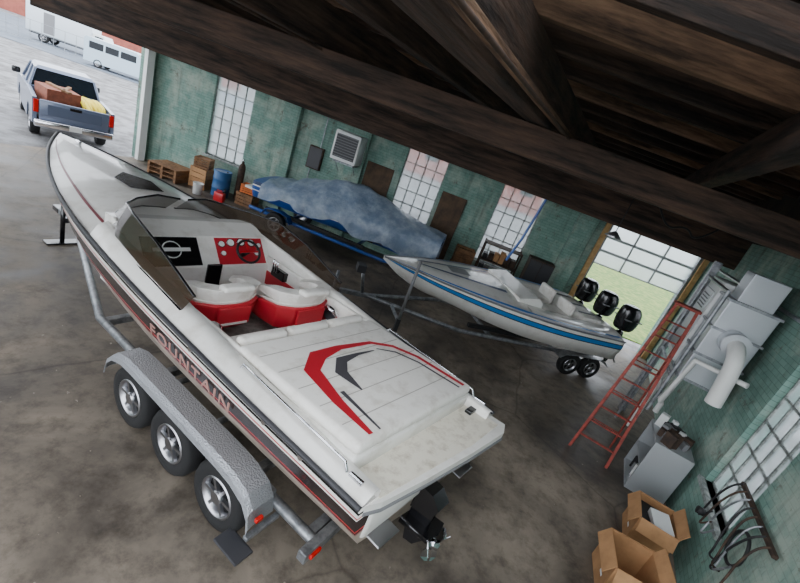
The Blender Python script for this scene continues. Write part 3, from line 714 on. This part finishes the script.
for i in range(40): L.append(((i*.9,0,.9),(.03,.03,1.8)))
for z in (.1,.9,1.8): L.append(((17.5,0,z),(35,.03,.03)))
boxes('street_fence',L,[fm_],loc=(-62,31,-.09),rz=19)
# ---------------------------------------------------------------- overhead door (raised)
gd=E('door_1',along(P0,P1,gar[0],.15,0),ab)
gw=gar[1]-gar[0]; B=[];G=[]; RH=.46; ZB=2.36
for k in range(3):
    z0=ZB+k*RH
    B.append(((gw/2,0,z0+.02),(gw,.05,.04))); B.append(((gw/2,0,z0+RH-.02),(gw,.05,.04)))
    for i in range(4): B.append(((gw*i/3,0,z0+RH/2),(.05,.05,RH)))
    G.append(((gw/2,.0,z0+RH/2),(gw,.02,RH-.08)))
boxes('door_frame_bars',B,[mat('door_bars',C(190,194,194),.5)],gd)
fp=mat('frosted_panel',C(236,242,246),.5,alpha=.8); fp.node_tree.nodes['Principled BSDF'].inputs['Transmission Weight'].default_value=.9
boxes('door_panes',G,[fp],gd)
for x in (.03,gw-.03): box('door_track_%d'%int(x),(x,-.12,1.85),(.06,.08,3.7),galv,gd)
portal(P0,P1,gar,1)
jm=mat('yellow_wood',C(196,160,106),.7,col2=C(160,122,78),scale=6)
for i,x in enumerate((gar[0]-.1,gar[1]+.1)):
    box('trim_door_%d'%(i+1),along(P0,P1,x,-.05,1.9),(.16,.08,3.8),jm,rot=(0,0,ab))
box('trim_door_3',along(P0,P1,(gar[0]+gar[1])/2,-.05,3.82),(gw+.3,.08,.14),jm,rot=(0,0,ab))
box('trim_opening_post',(P0.x-.02,P0.y-.35,1.98),(.2,.25,3.95),white_p,rot=(0,0,va-90))
# ---------------------------------------------------------------- STEPLADDER
ld=E('stepladder',(0,0,0))
a0=Vector((3.98,6.62,0));b0=Vector((4.6,6.34,0)); a1=Vector((4.62,7.25,3.05)); b1=Vector((4.93,7.12,3.05))
def bar(n,p,q,w,m,parent,d=None):
    p=Vector(p);q=Vector(q); o=box(n,(p+q)/2,(w,d or w,(q-p).length),m,parent,bev=.004); o.rotation_euler=(q-p).to_track_quat('Z','Y').to_euler(); return o
bar('rail_left',a0,a1,.05,redlad,ld,.03); bar('rail_right',b0,b1,.05,redlad,ld,.03)
for i in range(1,10):
    t=i/10; bar('step_%d'%i,a0.lerp(a1,t),b0.lerp(b1,t),.055,redlad,ld,.025)
c0=Vector((4.45,7.3,0));d0=Vector((4.95,7.05,0))
bar('rear_rail_left',c0,a1,.035,redlad,ld,.025); bar('rear_rail_right',d0,b1,.035,redlad,ld,.025)
for t in (.12,.36,.6,.84): bar('rear_brace_%d'%int(t*100),c0.lerp(a1,t),d0.lerp(b1,t),.03,redlad,ld,.02)
box('top_cap',(a1+b1)/2+Vector((0,0,.03)),(.42,.2,.05),redlad,ld,rot=(0,0,-23))
# ---------------------------------------------------------------- RIGHT WALL EQUIPMENT
def RW(Y,off,z): return along(RA,RB,ru(Y),-off,z)
fu=E('furnace_unit',RW(7.2,-.12,0),ar)
foil=mat('sheet_metal',C(200,204,208),.38,.6,bump=.12,scale=4,bscale=4)
box('cabinet',(-.35,-.6,2.85),(.95,.8,1.65),white_p,fu,bev=.03)
box('cabinet_panel',(-.35,-1.01,2.8),(.75,.03,1.3),mat('panel_grey',C(176,180,182),.4,.4),fu,bev=.01)
boxes('cabinet_vents',[((-.35,-1.03,3.1+i*.06),(.5,.01,.02)) for i in range(5)],[charcoal],fu)
box('plenum_duct',(.5,-.6,2.75),(.7,.7,1.5),foil,fu,bev=.015)
boxes('duct_flanges',[((.5,-.6,z),(.76,.76,.04)) for z in (2.0,2.5,3.0,3.5)],[galv],fu)
box('duct_riser',(.5,-.6,3.75),(.5,.5,.5),foil,fu,bev=.01)
cyl('side_duct',(.85,-.6,2.9),(1.15,-.6,2.9),.2,foil,fu,24)
tube('flex_duct',[(1.1,-.6,2.9),(1.35,-.6,2.85),(1.45,-.55,2.55),(1.45,-.5,2.0)],.12,pvc,fu,smooth=True)
tube('pvc_pipe_1',[(-.6,-.75,2.05),(-.6,-.8,1.0),(-.6,-.8,.1)],.055,pvc,fu)
tube('pvc_pipe_2',[(-.2,-.75,2.05),(-.2,-.8,1.3),(.4,-.8,1.25),(.4,-.8,1.05)],.05,pvc,fu)
tube('pvc_pipe_3',[(.1,-.98,1.95),(.1,-.98,1.6),(1.0,-.98,1.5),(1.0,-.9,2.4),(1.5,-.3,2.5)],.045,pvc,fu)
tube('frame_stand_1',[(-.85,-1.05,.02),(-.85,-1.05,3.6)],.03,galv,fu); tube('frame_stand_2',[(.9,-1.05,1.2),(.9,-1.05,3.6)],.03,galv,fu)
tube('frame_top',[(-.85,-1.05,3.6),(.9,-1.05,3.6)],.03,galv,fu); tube('frame_low',[(-.85,-1.05,1.95),(.9,-1.05,1.95)],.03,galv,fu)
for x in (-.7,.1): box('hanger_%d'%(x>0),(x,-.35,2.0),(.05,.7,.05),galv,fu)
box('steel_post',RW(8.6,.8,1.95),(.14,.14,3.9),galv,rot=(0,0,ar))
cab=E('tool_cabinet',RW(6.15,.12,0),ar)
boxes('carcass',[((0,-.3,.03),(.9,.6,.06)),((0,-.3,1.0),(.9,.6,.04)),((0,-.3,.5),(.9,.6,.03)),((-.44,-.3,.5),(.03,.6,1)),((.44,-.3,.5),(.03,.6,1)),((0,-.01,.5),(.9,.02,1))],[mat('cabinet_steel',C(176,180,182),.45,.4)],cab)
Lk=[]
for i in range(40):
    sx=random.uniform(.06,.18); shh=random.uniform(.08,.25); lv=random.choice((.06,.52,1.02,1.02)); Lk.append(((random.uniform(-.34,.34),random.uniform(-.5,-.12),lv+shh/2),(sx,sx*random.uniform(.6,1),shh),random.randrange(4),(0,0,random.uniform(0,90))))
boxes('stored_parts',Lk,[blackm,grey,white_p,rust],cab)
def carton(nm,loc,rz,w,d,h,fill=False):
    r=E(nm,loc,rz); t=.012
    boxes('carton_walls',[((0,0,t/2),(w,d,t)),((w/2,0,h/2),(t,d,h)),((-w/2,0,h/2),(t,d,h)),((0,d/2,h/2),(w,t,h)),((0,-d/2,h/2),(w,t,h))],[card],r)
    boxes('carton_flaps',[((w/2+.05,0,h-.07),(.2,d*.98,t),0,(0,60,0)),((-w/2-.05,0,h-.07),(.2,d*.98,t),0,(0,-60,0)),((0,d/2+.03,h+.07),(w*.98,.18,t),0,(65,0,0)),((0,-d/2-.05,h-.06),(w*.98,.2,t),0,(60,0,0))],[card],r)
    boxes('carton_label',[((-.1,-d/2-.008,h*.5),(.12,.003,.1)),((.12,-d/2-.008,h*.35),(.1,.003,.03))],[white_p],r)
    if fill: boxes('folded_sheets',[((0,0,.22),(w*.85,d*.85,.4),0),((.1,.05,.46),(w*.6,d*.5,.1),1,(6,5,10))],[blackm,white_p],r)
    return r
carton('cardboard_box',(4.62,4.93,0),ar,.62,.5,.5,True); carton('cardboard_box',(3.85,3.95,0),ar+8,.62,.55,.5)
tt=E('storage_tote',(3.0,3.1,0),20); box('tub',(0,0,.2),(.6,.42,.38),blued,tt,bev=.04); box('lid',(0,0,.41),(.66,.48,.05),charcoal,tt,bev=.02); 
for x in (-.34,.34): box('handle_%d'%(x>0),(x,0,.33),(.04,.2,.04),charcoal,tt)
rr_=E('wall_tool_rack',RW(3.95,.05,.95),ar)
box('rack_rail',(0,-.03,.72),(1.3,.05,.05),rust,rr_)
for i in range(8):
    x=-.58+i*.16; dx=random.uniform(-.18,.18); m_=[blackm,rust,galv][i%3]
    tube('bent_rod_%d'%i,[(x,-.04,.74),(x,-.12,.70),(x+dx*.5,-.16,.4),(x+dx,-.14,random.uniform(0,.2)),(x+dx+.12,-.2,random.uniform(-.1,.1)),(x+dx+.2,-.14,random.uniform(.05,.3))],.012,m_,rr_,smooth=True)
torus('hose_coil',(.3,-.12,.4),.2,.018,blackm,rr_)
cyl('clamp_knob',(-.5,-.2,.15),(-.5,-.28,.15),.05,blackm,rr_)
tube('wall_conduit',[RW(12.5,.04,3.6),RW(6.0,.04,3.62),RW(0,.04,3.6)],.03,galv)
# ---------------------------------------------------------------- BACK WALL ITEMS
ac=E('wall_air_conditioner',along(P0,P1,bu(-3.1),-.55,2.6),ab); box('case',(0,0,.45),(.85,.8,.9),white_p,ac,bev=.03); box('front_grille',(0,-.405,.45),(.72,.02,.7),charcoal,ac)
boxes('louvres',[((0,-.42,.14+i*.08),(.7,.015,.02),0,(30,0,0)) for i in range(9)],[grey],ac); box('mount_bracket',(0,.1,-.05),(.7,.7,.05),galv,ac)
box('side_grille',(-.43,0,.5),(.02,.5,.5),grey,ac)
for i in (-1,1): cyl('strut_%d'%(i+1),(i*.3,.4,-.4),(i*.3,-.15,-.05),.015,galv,ac)
br=E('oil_drum',(-7.1,13.75,0)); 
lathe('drum',[(.01,0),(.28,0),(.29,.02),(.285,.28),(.3,.3),(.285,.32),(.285,.58),(.3,.6),(.285,.62),(.29,.87),(.28,.88),(.27,.86),(.01,.86)],bark,br,(0,0,0),axis='z'); cyl('bung',(.15,0,.86),(.15,0,.89),.03,charcoal,br)
def crate(nm,loc,rz,w,d,h,m=wood):
    B=[]
    for k in range(4):
        z=h*(k+.5)/4
        for sg in (1,-1): B.append(((0,sg*d/2,z),(w,.02,h/4-.02))); B.append(((sg*w/2,0,z),(.02,d,h/4-.02)))
    for a in (1,-1):
        for b in (1,-1): B.append(((a*(w/2-.03),b*(d/2-.03),h/2),(.05,.05,h)))
    B.append(((0,0,.02),(w,d,.02))); B.append(((0,0,h*.85),(w-.06,d-.06,.02)))
    return boxes(nm,B,[m],loc=loc,rz=rz)
crate('wooden_crate',(-6.1,13.75,0),ab,.6,.5,.45); crate('wooden_crate',(-6.1,13.75,.45),ab+9,.45,.4,.3,mat('crate_orange',C(206,106,46),.7))
crate('wooden_crate',(1.55,13.35,0),ab,.7,.6,.8); crate('wooden_crate',(1.55,13.35,.8),ab+6,.6,.5,.6)
crate('wooden_crate',(-7.9,13.9,0),ab,.6,.5,.7,card); crate('wooden_crate',(-7.9,13.9,.7),ab+14,.5,.45,.35,wood)
bk_=E('plastic_bucket',(-7.5,13.05,0)); lathe('pail',[(.01,.01),(.13,0),(.16,.36),(.17,.37),(.15,.36),(.12,.03)],white_p,bk_,(0,0,0),axis='z'); tube('handle',[(-.16,0,.34),(0,.02,.2),(.16,0,.34)],.006,galv,bk_)
fc=E('fuel_can',(-6.75,13.1,0)); box('body',(0,0,.16),(.34,.2,.32),red,fc,bev=.04); cyl('spout',(.1,0,.32),(.16,0,.45),.02,black,fc); box('grip',(-.03,0,.36),(.18,.03,.04),red,fc)
sh=E('storage_shelf',(2.65,13.3,0),ab)
boxes('shelf_frame',[((x,y,.95),(.05,.05,1.9)) for x in (-.6,.6) for y in (-.25,.25)]+[((0,0,z),(1.25,.55,.04)) for z in (.2,.75,1.3,1.85)],[rust],sh)
boxes('shelf_goods',[((-.45+.18*i,random.uniform(-.1,.1),z+.02+hh/2),(.15,.3,hh),random.randrange(4)) for z in (.2,.75,1.3) for i,hh in enumerate([random.uniform(.15,.4) for _ in range(6)])],[wood,blackm,card,rust],sh)
rk=E('pallet_stack',(-8.9,13.7,0),ab)
boxes('slats',[((0,-.4+.16*i,.13+k*.15),(1.1,.1,.02)) for i in range(6) for k in range(3)]+[((x,0,.06+k*.15),(.08,.9,.11)) for x in (-.5,0,.5) for k in range(3)],[wood],rk)
gs=E('gas_cylinder',(-6.65,14.1,0)); lathe('bottle',[(.01,0),(.11,0),(.115,.03),(.115,1.1),(.09,1.22),(.04,1.28),(.04,1.34),(.01,1.34)],rust,gs,(0,0,0),axis='z'); cyl('valve',(0,0,1.32),(0,0,1.42),.025,chrome,gs)
ep=E('electrical_panel',along(P0,P1,bu(-4.3),-.08,2.3),ab); box('case',(0,0,0),(.5,.14,.75),rust,ep,bev=.01); box('panel_door',(0,-.08,0),(.44,.02,.68),charcoal,ep); tube('feed_conduit',[(.1,0,.37),(.1,0,1.6)],.02,galv,ep); tube('drop_conduit',[(-.1,0,-.37),(-.1,0,-1.4)],.02,galv,ep)
box('plywood_sheet',along(P0,P1,bu(.6),-.12,1.5),(.85,.03,2.6),mat('old_ply',C(92,72,54),.85,col2=C(60,48,38),scale=3),rot=(-3,0,ab))
box('backing_board',along(P0,P1,bu(-2.05),-.03,2.1),(.95,.03,1.5),mat('old_ply',C(92,72,54)),rot=(0,0,ab))
lk=E('metal_locker',along(P0,P1,bu(4.0),-.32,0),ab); box('body',(0,0,.95),(.8,.5,1.9),rust,lk); box('door_left',(-.2,-.26,.95),(.38,.02,1.8),charcoal,lk); box('door_right',(.2,-.26,.95),(.38,.02,1.8),charcoal,lk); box('handle',(.05,-.28,1.0),(.02,.03,.15),chrome,lk)
tube('hanging_strap',[(2.75,11.3,3.9),(2.6,11.3,2.6),(2.45,11.3,1.9)],.035,bluep)
ln=E('hanging_work_lamp',(4.3,10.2,3.55)); cyl('cord',(0,0,.1),(0,0,1.2),.012,blackm,ln); lathe('shade',[(.03,.14),(.06,.12),(.2,.0),(.19,-.01),(.04,.1)],alu,ln,(0,0,0),axis='z'); cyl('bulb',(0,0,.1),(0,0,-.03),.03,white_p,ln)
tube('roof_cable',[(4.2,9,4.7),(4.6,9,4.1),(5.1,9.1,4.35),(5.4,9.1,4.05),(5.9,9.2,4.7)],.02,blackm,smooth=True)
# ---------------------------------------------------------------- world & light
w=bpy.data.worlds.new('World'); SC.world=w; w.use_nodes=True; bg=w.node_tree.nodes['Background']; bg.inputs[0].default_value=(.88,.93,1,1); bg.inputs[1].default_value=5.6
# ---------------------------------------------------------------- camera
fpx=410; pitch=R(20.7); roll=R(20.5)
cam=bpy.data.cameras.new('camera'); co=bpy.data.objects.new('camera',cam); SC.collection.objects.link(co); SC.camera=co
cam.sensor_width=36; cam.lens=fpx/800*36; cam.clip_end=400; cam.clip_start=.05
fw=Vector((0,math.cos(pitch),-math.sin(pitch))); Ux=Vector((0,math.sin(pitch),math.cos(pitch))); Rx=Vector((1,0,0))
ix=Rx*math.cos(roll)+Ux*math.sin(roll); iy=-Rx*math.sin(roll)+Ux*math.cos(roll)
Mc=Matrix((ix,iy,-fw)).transposed().to_4x4(); Mc.translation=(0,0,4.2); co.matrix_world=Mc
